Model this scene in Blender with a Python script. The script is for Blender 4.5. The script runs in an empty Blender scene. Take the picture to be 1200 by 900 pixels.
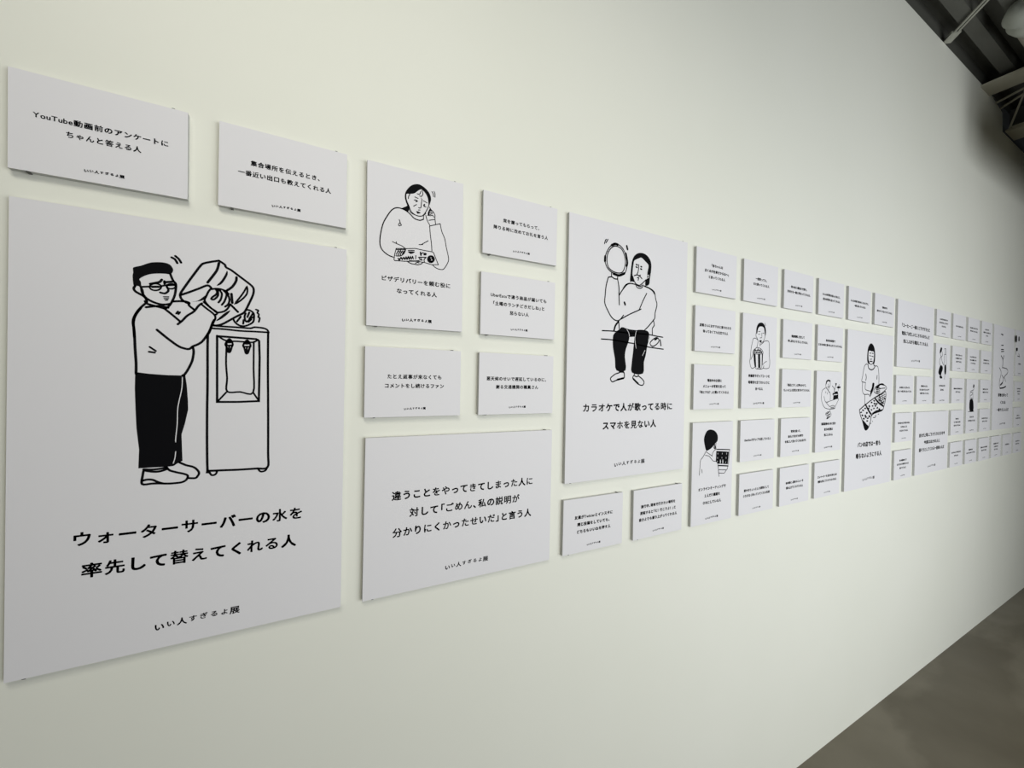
import bpy, math, random
from mathutils import Matrix, Vector
SC = bpy.context.scene
COL = SC.collection
# ------------------------------------------------------------------ camera
YAW, PITCH, ROLL = 0.489846849, -0.00716451553, -0.0188018571
FPX = 471.509
T = 0.010                      # board thickness
cd = bpy.data.cameras.new('camera'); cam = bpy.data.objects.new('camera', cd); COL.objects.link(cam); SC.camera = cam
cd.sensor_fit = 'HORIZONTAL'; cd.sensor_width = 36.0; cd.lens = FPX / 1200 * 36.0; cd.clip_start = 0.02; cd.clip_end = 200
cy, sy = math.cos(YAW), math.sin(YAW); cp, sp = math.cos(PITCH), math.sin(PITCH); cr, sr = math.cos(ROLL), math.sin(ROLL)
ra = Vector((cy, -sy, 0)); ua = Vector((-sp*sy, -sp*cy, cp)); fw = Vector((cp*sy, cp*cy, sp))
R = ra*cr - ua*sr; U = ra*sr + ua*cr
M = Matrix((R, U, -fw)).transposed().to_4x4()
M.translation = Vector((0.38071, -(0.876837 + T), 1.57015))
cam.matrix_world = M
# ------------------------------------------------------------------ light and exposure
SC.view_settings.view_transform = 'Standard'; SC.view_settings.look = 'None'
SC.view_settings.gamma = 1.0; SC.view_settings.use_curve_mapping = False
SC.view_settings.exposure = 0.0
world = bpy.data.worlds.new('world'); SC.world = world; world.use_nodes = True
bg = world.node_tree.nodes['Background']
bg.inputs[0].default_value = (0.80, 0.88, 1.0, 1); bg.inputs[1].default_value = 0.1
def area(name, loc, aim, sx, sy_, power, color):
    l = bpy.data.lights.new(name, 'AREA'); l.shape = 'RECTANGLE'; l.size = sx; l.size_y = sy_; l.energy = power; l.color = color
    o = bpy.data.objects.new(name, l); COL.objects.link(o); o.location = loc
    o.rotation_euler = (Vector(aim) - Vector(loc)).to_track_quat('-Z', 'Y').to_euler()
    return o
area('window_daylight', (1.9, -2.42, 1.5), (1.9, 0, 1.5), 1.6, 2.1, 40, (0.945, 0.98, 1.0))
area('window_daylight', (3.6, -2.42, 1.3), (3.6, 0, 1.3), 1.3, 2.1, 36.5, (0.945, 0.98, 1.0))
for pos, aim, spread, pw in (((0.0, -1.3, 3.2), (0.40, 0, 1.6), 95, 3.9), ((0.7, -2.2, 3.3), (0.7, 0, 1.6), 80, 2.5)):
    area('track_light', pos, aim, 0.9, 0.5, pw, (1.0, 0.985, 0.90)).data.spread = math.radians(spread)
# ------------------------------------------------------------------ materials
def mat(name, col, rough=0.6, metal=0.0, spec=0.5):
    m = bpy.data.materials.new(name); m.use_nodes = True
    b = m.node_tree.nodes['Principled BSDF']
    b.inputs['Base Color'].default_value = (*col, 1); b.inputs['Roughness'].default_value = rough
    b.inputs['Metallic'].default_value = metal; b.inputs['Specular IOR Level'].default_value = spec
    return m
def noisy(name, c1, c2, scale, rough, bump=0.0, bscale=60, detail=6, metal=0.0, stretch=(1, 1, 1), spec=0.5):
    m = mat(name, c1, rough, metal, spec); nt = m.node_tree; b = nt.nodes['Principled BSDF']
    tc = nt.nodes.new('ShaderNodeTexCoord'); mp = nt.nodes.new('ShaderNodeMapping'); mp.inputs['Scale'].default_value = stretch
    n = nt.nodes.new('ShaderNodeTexNoise'); n.inputs['Scale'].default_value = scale; n.inputs['Detail'].default_value = detail
    r = nt.nodes.new('ShaderNodeValToRGB'); r.color_ramp.elements[0].color = (*c1, 1); r.color_ramp.elements[1].color = (*c2, 1)
    r.color_ramp.elements[0].position = 0.35; r.color_ramp.elements[1].position = 0.65
    nt.links.new(tc.outputs['Object'], mp.inputs['Vector']); nt.links.new(mp.outputs[0], n.inputs['Vector'])
    nt.links.new(n.outputs['Fac'], r.inputs[0]); nt.links.new(r.outputs[0], b.inputs['Base Color'])
    if bump:
        n2 = nt.nodes.new('ShaderNodeTexNoise'); n2.inputs['Scale'].default_value = bscale; n2.inputs['Detail'].default_value = 4
        bp = nt.nodes.new('ShaderNodeBump'); bp.inputs['Strength'].default_value = bump; bp.inputs['Distance'].default_value = 0.002
        nt.links.new(mp.outputs[0], n2.inputs['Vector']); nt.links.new(n2.outputs['Fac'], bp.inputs['Height']); nt.links.new(bp.outputs[0], b.inputs['Normal'])
    return m
M_WALL = noisy('wall_paint', (0.815, 0.815, 0.725), (0.83, 0.828, 0.742), 2.0, 0.55, 0.05, 45, spec=0.35)
M_DARK = noisy('grey_plaster', (0.20, 0.20, 0.18), (0.24, 0.24, 0.21), 3, 0.7)
M_PAPER = mat('panel_paper', (0.775, 0.76, 0.775), 0.55, spec=0.3)
M_CORE = mat('foam_core', (0.56, 0.56, 0.545), 0.8, spec=0.2)
M_INK = mat('black_ink', (0.004, 0.004, 0.005), 0.7, spec=0.06)
M_PIN = mat('pin_metal', (0.12, 0.12, 0.11), 0.5, 0.6)
M_DECK = noisy('deck_steel', (0.066, 0.066, 0.056), (0.088, 0.088, 0.075), 4, 0.6, stretch=(0.4, 3, 1))
M_STEEL = noisy('painted_steel', (0.42, 0.40, 0.31), (0.48, 0.46, 0.37), 6, 0.6)
M_ROD = noisy('galvanised_rod', (0.36, 0.36, 0.31), (0.46, 0.46, 0.40), 20, 0.45, metal=0.3)
M_WRAP = noisy('insulation_wrap', (0.24, 0.25, 0.22), (0.32, 0.33, 0.29), 7, 0.7, 0.8, 14)
M_PIPE = noisy('pipe_jacket', (0.20, 0.18, 0.155), (0.26, 0.24, 0.20), 7, 0.6)
def floor_mat():
    m = mat('polished_concrete', (0.1, 0.1, 0.08), 0.32, spec=0.4); nt = m.node_tree; b = nt.nodes['Principled BSDF']; L = nt.links.new
    tc = nt.nodes.new('ShaderNodeTexCoord')
    def noise(sc, det, stretch):
        mp = nt.nodes.new('ShaderNodeMapping'); mp.inputs['Scale'].default_value = stretch; L(tc.outputs['Object'], mp.inputs['Vector'])
        n = nt.nodes.new('ShaderNodeTexNoise'); n.inputs['Scale'].default_value = sc; n.inputs['Detail'].default_value = det; n.inputs['Distortion'].default_value = 0.1
        L(mp.outputs[0], n.inputs['Vector']); return n.outputs['Fac']
    def ramp(f, p0, c0, p1, c1):
        r = nt.nodes.new('ShaderNodeValToRGB'); e = r.color_ramp.elements; e[0].position = p0; e[1].position = p1; e[0].color = (*c0, 1); e[1].color = (*c1, 1)
        L(f, r.inputs[0]); return r.outputs[0]
    base = ramp(noise(3.0, 8, (1, 1, 1)), 0.3, (0.135, 0.118, 0.083), 0.7, (0.18, 0.16, 0.118))
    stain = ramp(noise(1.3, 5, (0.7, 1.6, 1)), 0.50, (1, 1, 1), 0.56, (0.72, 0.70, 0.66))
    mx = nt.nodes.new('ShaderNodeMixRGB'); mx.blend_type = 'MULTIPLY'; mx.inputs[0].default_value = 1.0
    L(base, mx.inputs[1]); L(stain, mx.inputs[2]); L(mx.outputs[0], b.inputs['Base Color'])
    rr = nt.nodes.new('ShaderNodeMapRange'); rr.inputs['To Min'].default_value = 0.28; rr.inputs['To Max'].default_value = 0.5
    L(noise(5, 4, (1, 1, 1)), rr.inputs['Value']); L(rr.outputs[0], b.inputs['Roughness'])
    return m
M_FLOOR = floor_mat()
# ------------------------------------------------------------------ mesh helpers
class MB:
    def __init__(s): s.v = []; s.f = []; s.mi = []
    def add(s, vs, fs, mi=0):
        o = len(s.v); s.v += [tuple(v) for v in vs]; s.f += [tuple(i + o for i in f) for f in fs]; s.mi += [mi]*len(fs)
    def box(s, x0, x1, y0, y1, z0, z1, mi=0):
        s.add([(x0,y0,z0),(x1,y0,z0),(x1,y1,z0),(x0,y1,z0),(x0,y0,z1),(x1,y0,z1),(x1,y1,z1),(x0,y1,z1)],
              [(0,3,2,1),(4,5,6,7),(0,1,5,4),(1,2,6,5),(2,3,7,6),(3,0,4,7)], mi)
    def prism(s, prof, axis, a0, a1, mi=0):
        n = len(prof); f = {'x': lambda a, p: (a, p[0], p[1]), 'y': lambda a, p: (p[0], a, p[1])}[axis]
        s.add([f(a0, p) for p in prof] + [f(a1, p) for p in prof],
              [tuple(range(n))[::-1], tuple(range(n, 2*n))] + [(i, (i+1) % n, n+(i+1) % n, n+i) for i in range(n)], mi)
    def tube(s, pts, radii, n=12, mi=0):
        pts = [Vector(p) for p in pts]; rings = []
        for i, p in enumerate(pts):
            d = (pts[min(i+1, len(pts)-1)] - pts[max(i-1, 0)]).normalized()
            a = d.cross(Vector((0, 0, 1)) if abs(d.z) < .9 else Vector((1, 0, 0))).normalized(); b = d.cross(a)
            r = radii[i] if isinstance(radii, (list, tuple)) else radii
            rings.append([p + (a*math.cos(2*math.pi*k/n) + b*math.sin(2*math.pi*k/n))*r for k in range(n)])
        vs = [v for r in rings for v in r]; fs = []
        for i in range(len(pts)-1):
            for k in range(n): fs.append((i*n+k, i*n+(k+1) % n, (i+1)*n+(k+1) % n, (i+1)*n+k))
        fs += [tuple(range(n))[::-1], tuple(range((len(pts)-1)*n, len(pts)*n))]
        s.add(vs, fs, mi)
    def build(s, name, mats, parent=None, smooth=False, bevel=0):
        me = bpy.data.meshes.new(name); me.from_pydata(s.v, [], s.f)
        for m in (mats if isinstance(mats, (list, tuple)) else [mats]): me.materials.append(m)
        for p, i in zip(me.polygons, s.mi): p.material_index = i; p.use_smooth = smooth
        me.update()
        o = bpy.data.objects.new(name, me); COL.objects.link(o)
        if parent: o.parent = parent
        if bevel:
            b = o.modifiers.new('bevel', 'BEVEL'); b.width = bevel; b.segments = 2; b.limit_method = 'ANGLE'
        return o
def tag(o, label, cat, group=None):
    o['label'] = label; o['category'] = cat
    if group: o['group'] = group
    return o
def structure(o): o['kind'] = 'structure'; return o
def empty(name, loc, rot=(0, 0, 0)):
    o = bpy.data.objects.new(name, None); o.empty_display_size = 0.05; COL.objects.link(o); o.location = loc; o.rotation_euler = rot; return o
# ------------------------------------------------------------------ the room
WALL_TOP, WALL_LOW, NOTCH = 3.535, 3.36, 4.645
b = MB()
prof = [(-5, -0.02), (16, -0.02), (16, WALL_LOW), (NOTCH + .02, WALL_LOW), (NOTCH, WALL_LOW + .126), (4.40, WALL_TOP - .01), (-5, WALL_TOP)]
b.prism(prof, 'y', 0.0, 0.12)
structure(b.build('wall_left', M_WALL))
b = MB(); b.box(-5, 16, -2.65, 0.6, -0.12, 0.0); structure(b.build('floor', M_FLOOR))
b = MB()                                   # opposite side of the hall with its wide window opening
b.box(-5, 1.1, -2.65, -2.45, -0.02, 3.75); b.box(4.25, 16, -2.65, -2.45, -0.02, 3.75); b.box(1.1, 4.25, -2.65, -2.45, -0.02, 0.35); b.box(1.1, 4.25, -2.65, -2.45, 2.65, 3.75)
structure(b.build('wall_right', M_DARK))
b = MB(); b.box(15.9, 16, -2.45, 0.0, -0.02, 3.75); structure(b.build('wall_far', M_DARK))
b = MB(); b.box(-5.1, -5, -2.45, 0.0, -0.02, 3.75); structure(b.build('wall_back', M_DARK))
# corrugated roof deck, ribs parallel to the wall
b = MB(); pitch = 0.142; lo, hi = 3.55, 3.615; top = []; y = 0.55
prof = []
yy = -0.140 + 5*pitch
while yy > -2.6:
    prof += [(yy, hi), (yy - .066, hi), (yy - .074, lo), (yy - .134, lo)]; yy -= pitch
prof2 = prof + [(prof[-1][0], hi + .03), (prof[0][0], hi + .03)]
n = len(prof)
vs = [(-5, p[0], p[1]) for p in prof] + [(16, p[0], p[1]) for p in prof] + [(-5, p[0], hi + .02) for p in prof] + [(16, p[0], hi + .02) for p in prof]
fs = []
for i in range(n-1):
    fs.append((i, i+1, n+i+1, n+i)); fs.append((2*n+i, 3*n+i, 3*n+i+1, 2*n+i+1))
b.add(vs, fs); structure(b.build('ceiling', M_DECK))
# ------------------------------------------------------------------ roof steel
def loc(o, base):                           # move a world-space mesh under its thing's base
    for v in o.data.vertices: v.co -= Vector(base)
    return o
BT = (4.28, -1.2, 3.50)
tr = tag(empty('roof_beam', BT), 'pale steel roof beam nearest the camera, meeting the very top of the white wall', 'beam', 'steel roof beams')
b = MB(); b.box(4.198, 4.365, -2.43, 0.05, 3.50, 3.512); loc(b.build('bottom_flange', M_STEEL, tr), BT)
b = MB(); b.box(4.275, 4.287, -2.43, 0.05, 3.512, 3.549); loc(b.build('web_plate', M_DECK, tr), BT)
for p0, p1 in (((4.491, -.004, 3.497), (4.445, -.127, 3.50)), ((4.588, -.004, 3.494), (4.517, -.115, 3.50))):
    p0, p1 = Vector(p0), Vector(p1); b = MB(); b.tube([p0, p0 + (p1 - p0)*17], 0.0075, 8); loc(b.build('tie_rod', M_STEEL, tr), BT)
BT = (4.81, -1.2, 3.37)
tr = tag(empty('roof_beam', BT), 'pale steel roof beam farther away, resting on the lowered top edge of the white wall', 'beam', 'steel roof beams')
b = MB(); b.box(4.71, 4.915, -2.43, -0.002, 3.372, 3.384); loc(b.build('bottom_flange', M_STEEL, tr), BT)
b = MB(); b.box(4.805, 4.818, -2.43, -0.002, 3.384, 3.549); loc(b.build('web_plate', M_DECK, tr), BT)
b = MB(); b.box(4.71, 4.718, -2.43, -0.03, 3.384, 3.396); loc(b.build('flange_lip', M_STEEL, tr), BT)
b = MB(); b.tube([(4.715, -.02, 3.386), (4.56, -.115, 3.545)], 0.006, 8); loc(b.build('brace_strut', M_STEEL, tr), BT)
BR = (3.60, 0.0, 3.52)
br = tag(empty('brace_rod', BR), 'thin twin-rod roof brace slanting from the wall top over the ceiling deck', 'brace')
d = Vector((3.419 - 3.587, -.173 - .004, 0)).normalized(); nrm = Vector((-d.y, d.x, 0))
for sgn in (-1, 1):
    s0 = Vector((3.60, -.002, 3.536)) + nrm*.0085*sgn
    b = MB(); b.tube([s0, s0 + d*2.6], 0.0055, 8); loc(b.build('rod', M_ROD, br), BR)
b = MB(); s0 = Vector((3.60, -.002, 3.536)); q = [s0 + nrm*.021, s0 - nrm*.021, s0 - nrm*.021 + d*.075, s0 + nrm*.021 + d*.075]
b.add([tuple(v + Vector((0, 0, -.007))) for v in q] + [tuple(v + Vector((0, 0, .007))) for v in q], [(0,3,2,1),(4,5,6,7),(0,1,5,4),(1,2,6,5),(2,3,7,6),(3,0,4,7)])
loc(b.build('end_plate', M_ROD, br), BR)
BD = (4.2, -0.30, 3.38)
du = tag(empty('insulated_pipe', BD), 'pipe under the ceiling with a bulky pale insulation wrap at its near end', 'pipe')
b = MB(); b.tube([(3.70, -.268, 3.495), (3.98, -.268, 3.495), (4.06, -.29, 3.475), (4.10, -.34, 3.40), (4.12, -.42, 3.28), (4.12, -.45, 3.165)], .048, 20); loc(b.build('pipe_jacket', M_PIPE, du, True), BD)
b = MB(); xs = [3.535, 3.54, 3.56, 3.60, 3.64, 3.67, 3.71, 3.74, 3.76, 3.77]; rs = [.012, .038, .056, .066, .058, .066, .068, .060, .052, .04]
b.tube([(x, -.278 + .007*math.sin(9*i), 3.49 + .006*math.cos(7*i)) for i, x in enumerate(xs)], rs, 24); loc(b.build('insulation_wrap', M_WRAP, du, True), BD)
b = MB(); b.box(3.9, 9.0, -.76, -.31, 2.88, 3.16); loc(b.build('shade_blocker', M_PIPE, du), BD)  # unseen box added below the beams to shade the upper wall
for hx in (5.4, 7.6):
    b = MB(); b.box(hx, hx + .03, -.55, -.52, 3.16, 3.555); loc(b.build('blocker_hanger', M_ROD, du), BD)  # hangers for the added shading box
# ------------------------------------------------------------------ line art of the prints: width in mm, points in 0.1 mm from the panel centre
OFF = {'1_1': [-0.45, -0.59, 0.00444], '2_1': [-0.18, -0.14, -0.00232], '1_2': [1.29, 0.92, -0.00085], '3_1': [-3.0, 0.82, 0.00915], '4_1': [3.54, 0.96, -1e-05], '4_2': [1.37, 0.13, 0.00061], '3_3': [-2.83, 0.28, 0.00147], '4_3': [0.35, 0.26, -0.00084], '3_4': [0.12, 0.34, -0.00374], '5_1': [-0.01, 2.19, 0.00227], '5_5': [-1.26, 0.09, -0.00505], '6_5': [-1.24, -0.99, 0.00383]}
DRAW={
 '1_2':{
  'drawn_man':[
   ('f',0.0,'-918 2772 -830 2812 -723 2875 -638 2901 -527 2910 -452 2885 -414 2824 -416 2772 -448 2726 -513 2726 -599 2717 -697 2695 -780 2652 -830 2609 -845 2585 -825 2547 -822 2505 -812 2467 -792 2423 -781 2361 -795 2341 -825 2372 -840 2461 -874 2475 -909 2467 -924 2546 -929 2638 -921 2686 -926 2732'),
   ('l',3.51,'-897 2469 -913 2431 -896 2387 -849 2353 -795 2321 -759 2278 -746 2224'),
   ('l',3.51,'-448 2730 -425 2661 -405 2616 -376 2579 -370 2524 -378 2426 -392 2352 -423 2260 -457 2192 -488 2156 -519 2134'),
   ('l',3.51,'-795 2344 -753 2286 -680 2239 -582 2206 -507 2207 -448 2225'),
   ('l',3.51,'-770 2234 -742 2196 -642 2169 -556 2149 -506 2130'),
   ('l',3.51,'-757 2136 -642 2164 -563 2173 -469 2158'),
   ('l',3.51,'-770 2190 -811 2139 -864 2055 -904 1958 -917 1879 -908 1786 -898 1631'),
   ('l',3.51,'-519 2137 -431 2058 -354 1984 -303 1932'),
   ('l',3.51,'-340 1888 -277 1959 -214 2046 -123 2128 -59 2234 -13 2280'),
   ('l',3.51,'-418 2268 -332 2283 -242 2288 -188 2269 -192 2228 -121 2161'),
   ('l',2.97,'-361 2069 -340 2107'),
   ('l',2.97,'-333 2062 -312 2097'),
   ('l',2.97,'-808 2468 -716 2483'),
   ('l',2.97,'-563 2512 -496 2536'),
   ('c',2.7,'-566 2495 -576 2466 -602 2441 -639 2429 -676 2432 -702 2450 -712 2477 -703 2506 -677 2531 -640 2543 -603 2540 -576 2523'),
   ('c',2.7,'-375 2531 -383 2509 -404 2491 -433 2482 -462 2484 -483 2496 -491 2516 -483 2538 -462 2556 -434 2565 -405 2564 -383 2551'),
   ('l',3.78,'-680 2484 -597 2496'),
   ('l',3.78,'-483 2538 -388 2555'),
   ('l',3.78,'-707 2528 -634 2556 -585 2579 -559 2619'),
   ('l',3.78,'-524 2597 -521 2565 -511 2582 -462 2595 -411 2605'),
   ('l',3.24,'-492 2511 -470 2450 -495 2409 -522 2393 -577 2402'),
   ('l',1.35,'-536 2337 -464 2345'),
   ('l',1.35,'-528 2315 -464 2324'),
   ('l',1.35,'-521 2294 -471 2302'),
   ('l',1.35,'-508 2276 -477 2284'),
   ('l',3.51,'-435 3013 -390 2988 -358 2929'),
   ('l',3.51,'-385 3045 -340 3004 -307 2945'),
   ('l',3.78,'164 2006 140 1944 93 1790 11 1634 -49 1571 -131 1522 -183 1474 -259 1485 -329 1517 -421 1592 -523 1686 -613 1773'),
   ('l',3.78,'-823 2116 -885 1997 -911 1869 -898 1701 -885 1422 -872 1211 -870 1029'),
   ('l',3.78,'-131 1507 -118 1433 -134 1285 -174 1165 -231 1045 -265 1015'),
   ('l',2.97,'-703 1481 -625 1418'),
   ('l',2.97,'-713 1400 -636 1389'),
   ('p',0.0,'-881 1057 -704 1033 -482 1017 -289 1015 -231 1038 -205 840 -187 574 -183 427 -225 181 -268 2 -259 -234 -250 -455 -295 -477 -371 -534 -472 -540 -657 -536 -826 -535 -820 -224 -856 127 -871 438 -884 789'),
   ('w',1.3,'-267 986 -272 795 -307 575 -325 429 -328 180 -345 -53 -345 -126'),
   ('w',1.3,'-343 -287 -353 -403 -375 -489'),
   ('l',3.51,'-759 -582 -771 -668 -775 -802 -654 -807 -556 -813 -444 -828 -342 -830 -253 -823 -195 -788 -174 -724 -216 -687 -332 -644 -421 -604 -459 -552'),
   ('l',3.51,'-770 -747 -716 -734 -643 -744 -569 -791 -494 -823'),
   ('l',3.51,'-760 -559 -644 -572 -534 -565 -472 -551'),
   ('l',3.51,'-729 -585 -632 -610 -546 -609 -459 -581'),
   ('l',3.51,'-295 -476 -204 -532 -99 -574 -39 -637 -19 -689 -38 -737 -71 -770 -163 -761'),
   ('l',3.24,'118 2561 78 2498 46 2411 26 2334 81 2248 150 2185 205 2144 301 2170 356 2226 390 2298'),
   ('l',3.24,'172 2559 200 2513 187 2461 133 2404 120 2369 161 2371 215 2447 207 2547'),
   ('l',3.24,'227 2549 269 2487 257 2385 223 2322'),
   ('l',3.24,'296 2541 339 2479 312 2357 272 2285'),
   ('l',3.24,'352 2497 382 2399 369 2313 321 2257'),
   ('l',3.24,'118 2544 186 2561 255 2561 324 2536 369 2491'),
   ('l',3.24,'-19 2263 55 2196 137 2129 178 2074 179 2021'),
   ('l',3.24,'13 2308 108 2218 205 2144 185 2100'),
   ('l',3.24,'179 2024 139 1920 100 1784 54 1705'),
   ('l',3.24,'640 2235 698 2227 750 2180 759 2111 745 2023 673 1961 601 1933 529 1944 471 1991 449 2035'),
   ('l',3.24,'684 2191 656 2102'),
   ('l',3.24,'736 2170 686 2070'),
   ('l',3.24,'599 2045 593 1975'),
   ('l',3.24,'555 2101 499 2010'),
   ('l',3.24,'629 2168 613 2098 643 2017 715 2090 754 2111'),
   ('l',3.24,'672 2017 715 2064'),
   ('l',2.97,'786 2253 823 2239 809 2194 832 2170 825 2117 847 2102 833 2030'),
  ],
  'drawn_water_bottle':[
   ('l',3.65,'221 3061 99 3020 -1 2976 -47 2919 -150 2732 -251 2539 -308 2418 -307 2353 -281 2308 -242 2279 -197 2260'),
   ('l',3.65,'221 3061 305 3006 326 2959 403 2920 518 2834 634 2746 715 2679 746 2623 739 2526 696 2400 640 2255 598 2174 498 2104 359 1998 276 1940 194 1911 139 1920'),
   ('l',3.65,'-301 2395 -186 2457 -56 2534 64 2604 121 2558'),
   ('l',3.65,'397 2307 511 2182'),
   ('l',4.05,'222 3019 196 2897 142 2789 63 2654'),
   ('l',4.05,'482 2803 476 2734 421 2625 338 2543'),
   ('l',4.05,'411 2496 425 2336'),
   ('f',0.0,'341 2902 351 2836 308 2728 254 2645 192 2617 253 2704 307 2813'),
   ('f',0.0,'398 2200 357 2125 261 2028 190 1992 260 2082 329 2156'),
   ('f',0.0,'-161 2297 -66 2323 39 2430 26 2359 -53 2313'),
   ('c',2.97,'642 2653 645 2532 566 2411 467 2327 551 2470 600 2561'),
  ],
  'drawn_water_dispenser':[
   ('l',3.78,'77 1758 76 1518 80 1159 83 798 82 422 88 -180 100 -648 118 -660 332 -668 542 -677 824 -679 1006 -670 1012 -391 1002 408 988 1205 983 1848'),
   ('l',3.24,'118 -657 158 -738 217 -729 241 -668'),
   ('l',3.24,'851 -675 895 -740 969 -731 1003 -672'),
   ('l',3.24,'126 1857 330 1855 547 1843 771 1847 985 1848'),
   ('l',3.24,'155 1906 299 1903 437 1904 578 1903 706 1903 770 1927 901 1922 967 1895 993 1844'),
   ('s',3.65,'210 1725 517 1718 797 1711 843 1679 855 1375 855 989 853 568 532 555 224 557 219 976 210 1731'),
   ('l',2.97,'351 1632 346 1259 365 979 368 745 561 737 761 726 763 1179 760 1658'),
   ('l',2.97,'225 1724 347 1651 518 1651 741 1648 825 1705'),
   ('l',2.97,'368 745 231 565'),
   ('l',2.97,'761 728 853 574'),
   ('c',3.24,'363 1656 389 1683 417 1659 441 1597 426 1543 404 1458 373 1456 352 1539 333 1590'),
   ('f',0.0,'366 1656 389 1676 414 1659 425 1615 351 1610'),
   ('l',2.97,'336 1566 441 1576'),
   ('l',2.97,'387 1560 388 1476'),
   ('c',3.24,'629 1650 656 1678 685 1654 710 1590 694 1536 671 1449 639 1447 618 1532 598 1584'),
   ('f',0.0,'632 1650 656 1671 682 1653 693 1608 617 1604'),
   ('l',2.97,'601 1559 710 1569'),
   ('l',2.97,'654 1553 655 1467'),
  ],
 },
 '3_1':{
  'drawn_woman':[
   ('f',0.0,'-281 1141 -266 1215 -211 1309 -140 1386 -58 1431 25 1446 98 1427 172 1387 237 1329 280 1256 294 1175 276 1098 252 1036 237 1079 227 1171 195 1247 152 1300 109 1331 73 1349 26 1322 -26 1275 -77 1229 -159 1200 -211 1202 -246 1179 -248 1107 -230 1030 -193 957 -172 900 -208 882 -229 939 -258 1004 -279 1080'),
   ('f',0.0,'-359 836 -319 869 -239 919 -209 943 -176 899 -197 834 -218 789 -268 811 -329 827'),
   ('f',0.0,'-33 852 9 855 63 836 -1 804 -17 819'),
   ('f',0.0,'225 869 261 959 283 985 296 956 264 887 262 834 231 816'),
   ('l',1.71,'-193 936 -167 870 -136 816 -74 777 -1 756 83 767 135 814 177 880 213 949 239 1017 252 1083'),
   ('l',1.71,'-15 1236 16 1228 47 1250 62 1300'),
   ('l',1.71,'37 1201 69 1193 100 1226 110 1269 88 1327'),
   ('l',1.71,'-246 1184 -211 1200 -175 1185 -200 1138 -205 1087'),
   ('l',1.71,'-66 1153 6 1138'),
   ('l',1.71,'-81 1083 -45 1091 -4 1074'),
   ('l',1.71,'-91 948 -29 997'),
   ('l',1.71,'122 1112 207 1083'),
   ('l',1.71,'123 1019 154 1041'),
   ('l',1.71,'155 989 186 985'),
   ('l',1.71,'90 1141 80 1056 70 961 50 936 18 940'),
   ('l',1.71,'14 887 50 895'),
   ('l',1.71,'312 1357 339 1311 350 1250'),
   ('l',1.71,'360 1368 382 1320 383 1247'),
   ('l',1.71,'261 1001 294 956 348 914 386 849 384 796'),
   ('l',1.71,'251 905 304 937'),
   ('l',1.71,'262 876 316 908'),
   ('l',1.71,'273 837 337 891'),
   ('l',1.71,'220 815 284 816 327 837 360 802'),
   ('f',0.0,'-7 1071 -13 1058 -29 1050 -46 1051 -52 1062 -46 1075 -30 1083 -13 1082'),
   ('f',0.0,'165 1010 159 996 144 987 129 989 123 1001 129 1016 144 1024 159 1022'),
   ('f',0.0,'83 1160 78 1152 70 1150 66 1156 70 1164 78 1166'),
   ('l',2.33,'-517 -218 -627 -187 -735 -109 -782 -21 -791 104 -769 281 -724 464 -648 622 -555 768 -461 836 -349 843 -236 809 -154 753 -71 687 46 669 129 710'),
   ('l',1.71,'-187 860 -154 802 -72 769 45 760 129 793 179 853'),
   ('l',1.71,'179 803 214 694 270 607'),
   ('l',1.71,'385 828 390 744 404 646'),
   ('l',1.71,'249 709 369 749'),
   ('l',1.71,'129 810 129 710'),
   ('l',1.71,'267 587 387 635 509 683'),
   ('l',1.71,'267 587 286 389 313 193 323 40'),
   ('l',1.71,'509 683 546 520 618 363 655 182 693 34 712 -100 659 -228 589 -323 501 -335 413 -313 343 -264'),
   ('l',1.71,'-535 108 -455 81 -343 51 -259 5'),
   ('l',1.71,'-456 116 -447 79'),
   ('l',1.71,'33 138 117 152'),
   ('l',1.71,'84 147 235 255'),
   ('l',1.71,'-396 599 -371 531 -347 488'),
   ('l',1.71,'-379 538 -411 492 -395 466 -363 485'),
  ],
  'drawn_flyer':[
   ('s',1.71,'-455 -24 -246 5 -49 42 135 30 323 27 358 16 473 -237 326 -258 154 -233 -14 -233 -260 -269 -484 -286 -500 -264 -485 -149 -455 -24'),
   ('f',0.0,'-202 -50 -59 -31 -87 -65 -142 -92 -187 -72'),
   ('f',0.0,'53 -23 82 -14 92 -92 63 -96'),
   ('f',0.0,'129 -48 158 -21 206 -27 196 -66 149 -78'),
   ('f',0.0,'26 -130 197 -105 187 -124 36 -149'),
   ('l',2.02,'-198 -28 -69 -7'),
   ('l',2.02,'-459 -176 -433 -181 -352 -162 -289 -100 -260 -27 -280 -21 -456 -49'),
   ('l',2.02,'-451 -148 -407 -59'),
   ('l',2.02,'-415 -160 -362 -52'),
   ('l',2.02,'-370 -153 -352 -105 -316 -54'),
   ('l',2.02,'-325 -124 -307 -89 -280 -48'),
   ('l',2.02,'-397 -85 -325 -74'),
   ('l',2.02,'-414 -224 -387 -265 -352 -196 -324 -242 -297 -188 -270 -234 -243 -170 -224 -227 -197 -154 -178 -216 -151 -147 -132 -204 -105 -140 -86 -195'),
   ('l',2.02,'-414 -242 -261 -196 -105 -173'),
   ('l',2.02,'-35 -111 -39 -186'),
   ('l',2.02,'36 -147 64 -191 112 -187'),
   ('l',2.02,'187 -124 151 -167 155 -218'),
   ('l',2.02,'73 -150 93 -194'),
   ('l',2.02,'-214 -267 -141 -298 -48 -303 18 -303 93 -269 117 -237'),
   ('l',2.02,'-38 -278 -1 -254 36 -260'),
   ('l',2.02,'-169 -242 -67 -233 41 -211'),
   ('l',2.02,'91 -54 129 -16'),
   ('c',2.48,'379 -128 369 -166 341 -197 304 -213 266 -208 238 -186 228 -151 238 -112 265 -81 302 -66 340 -70 368 -93'),
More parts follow.
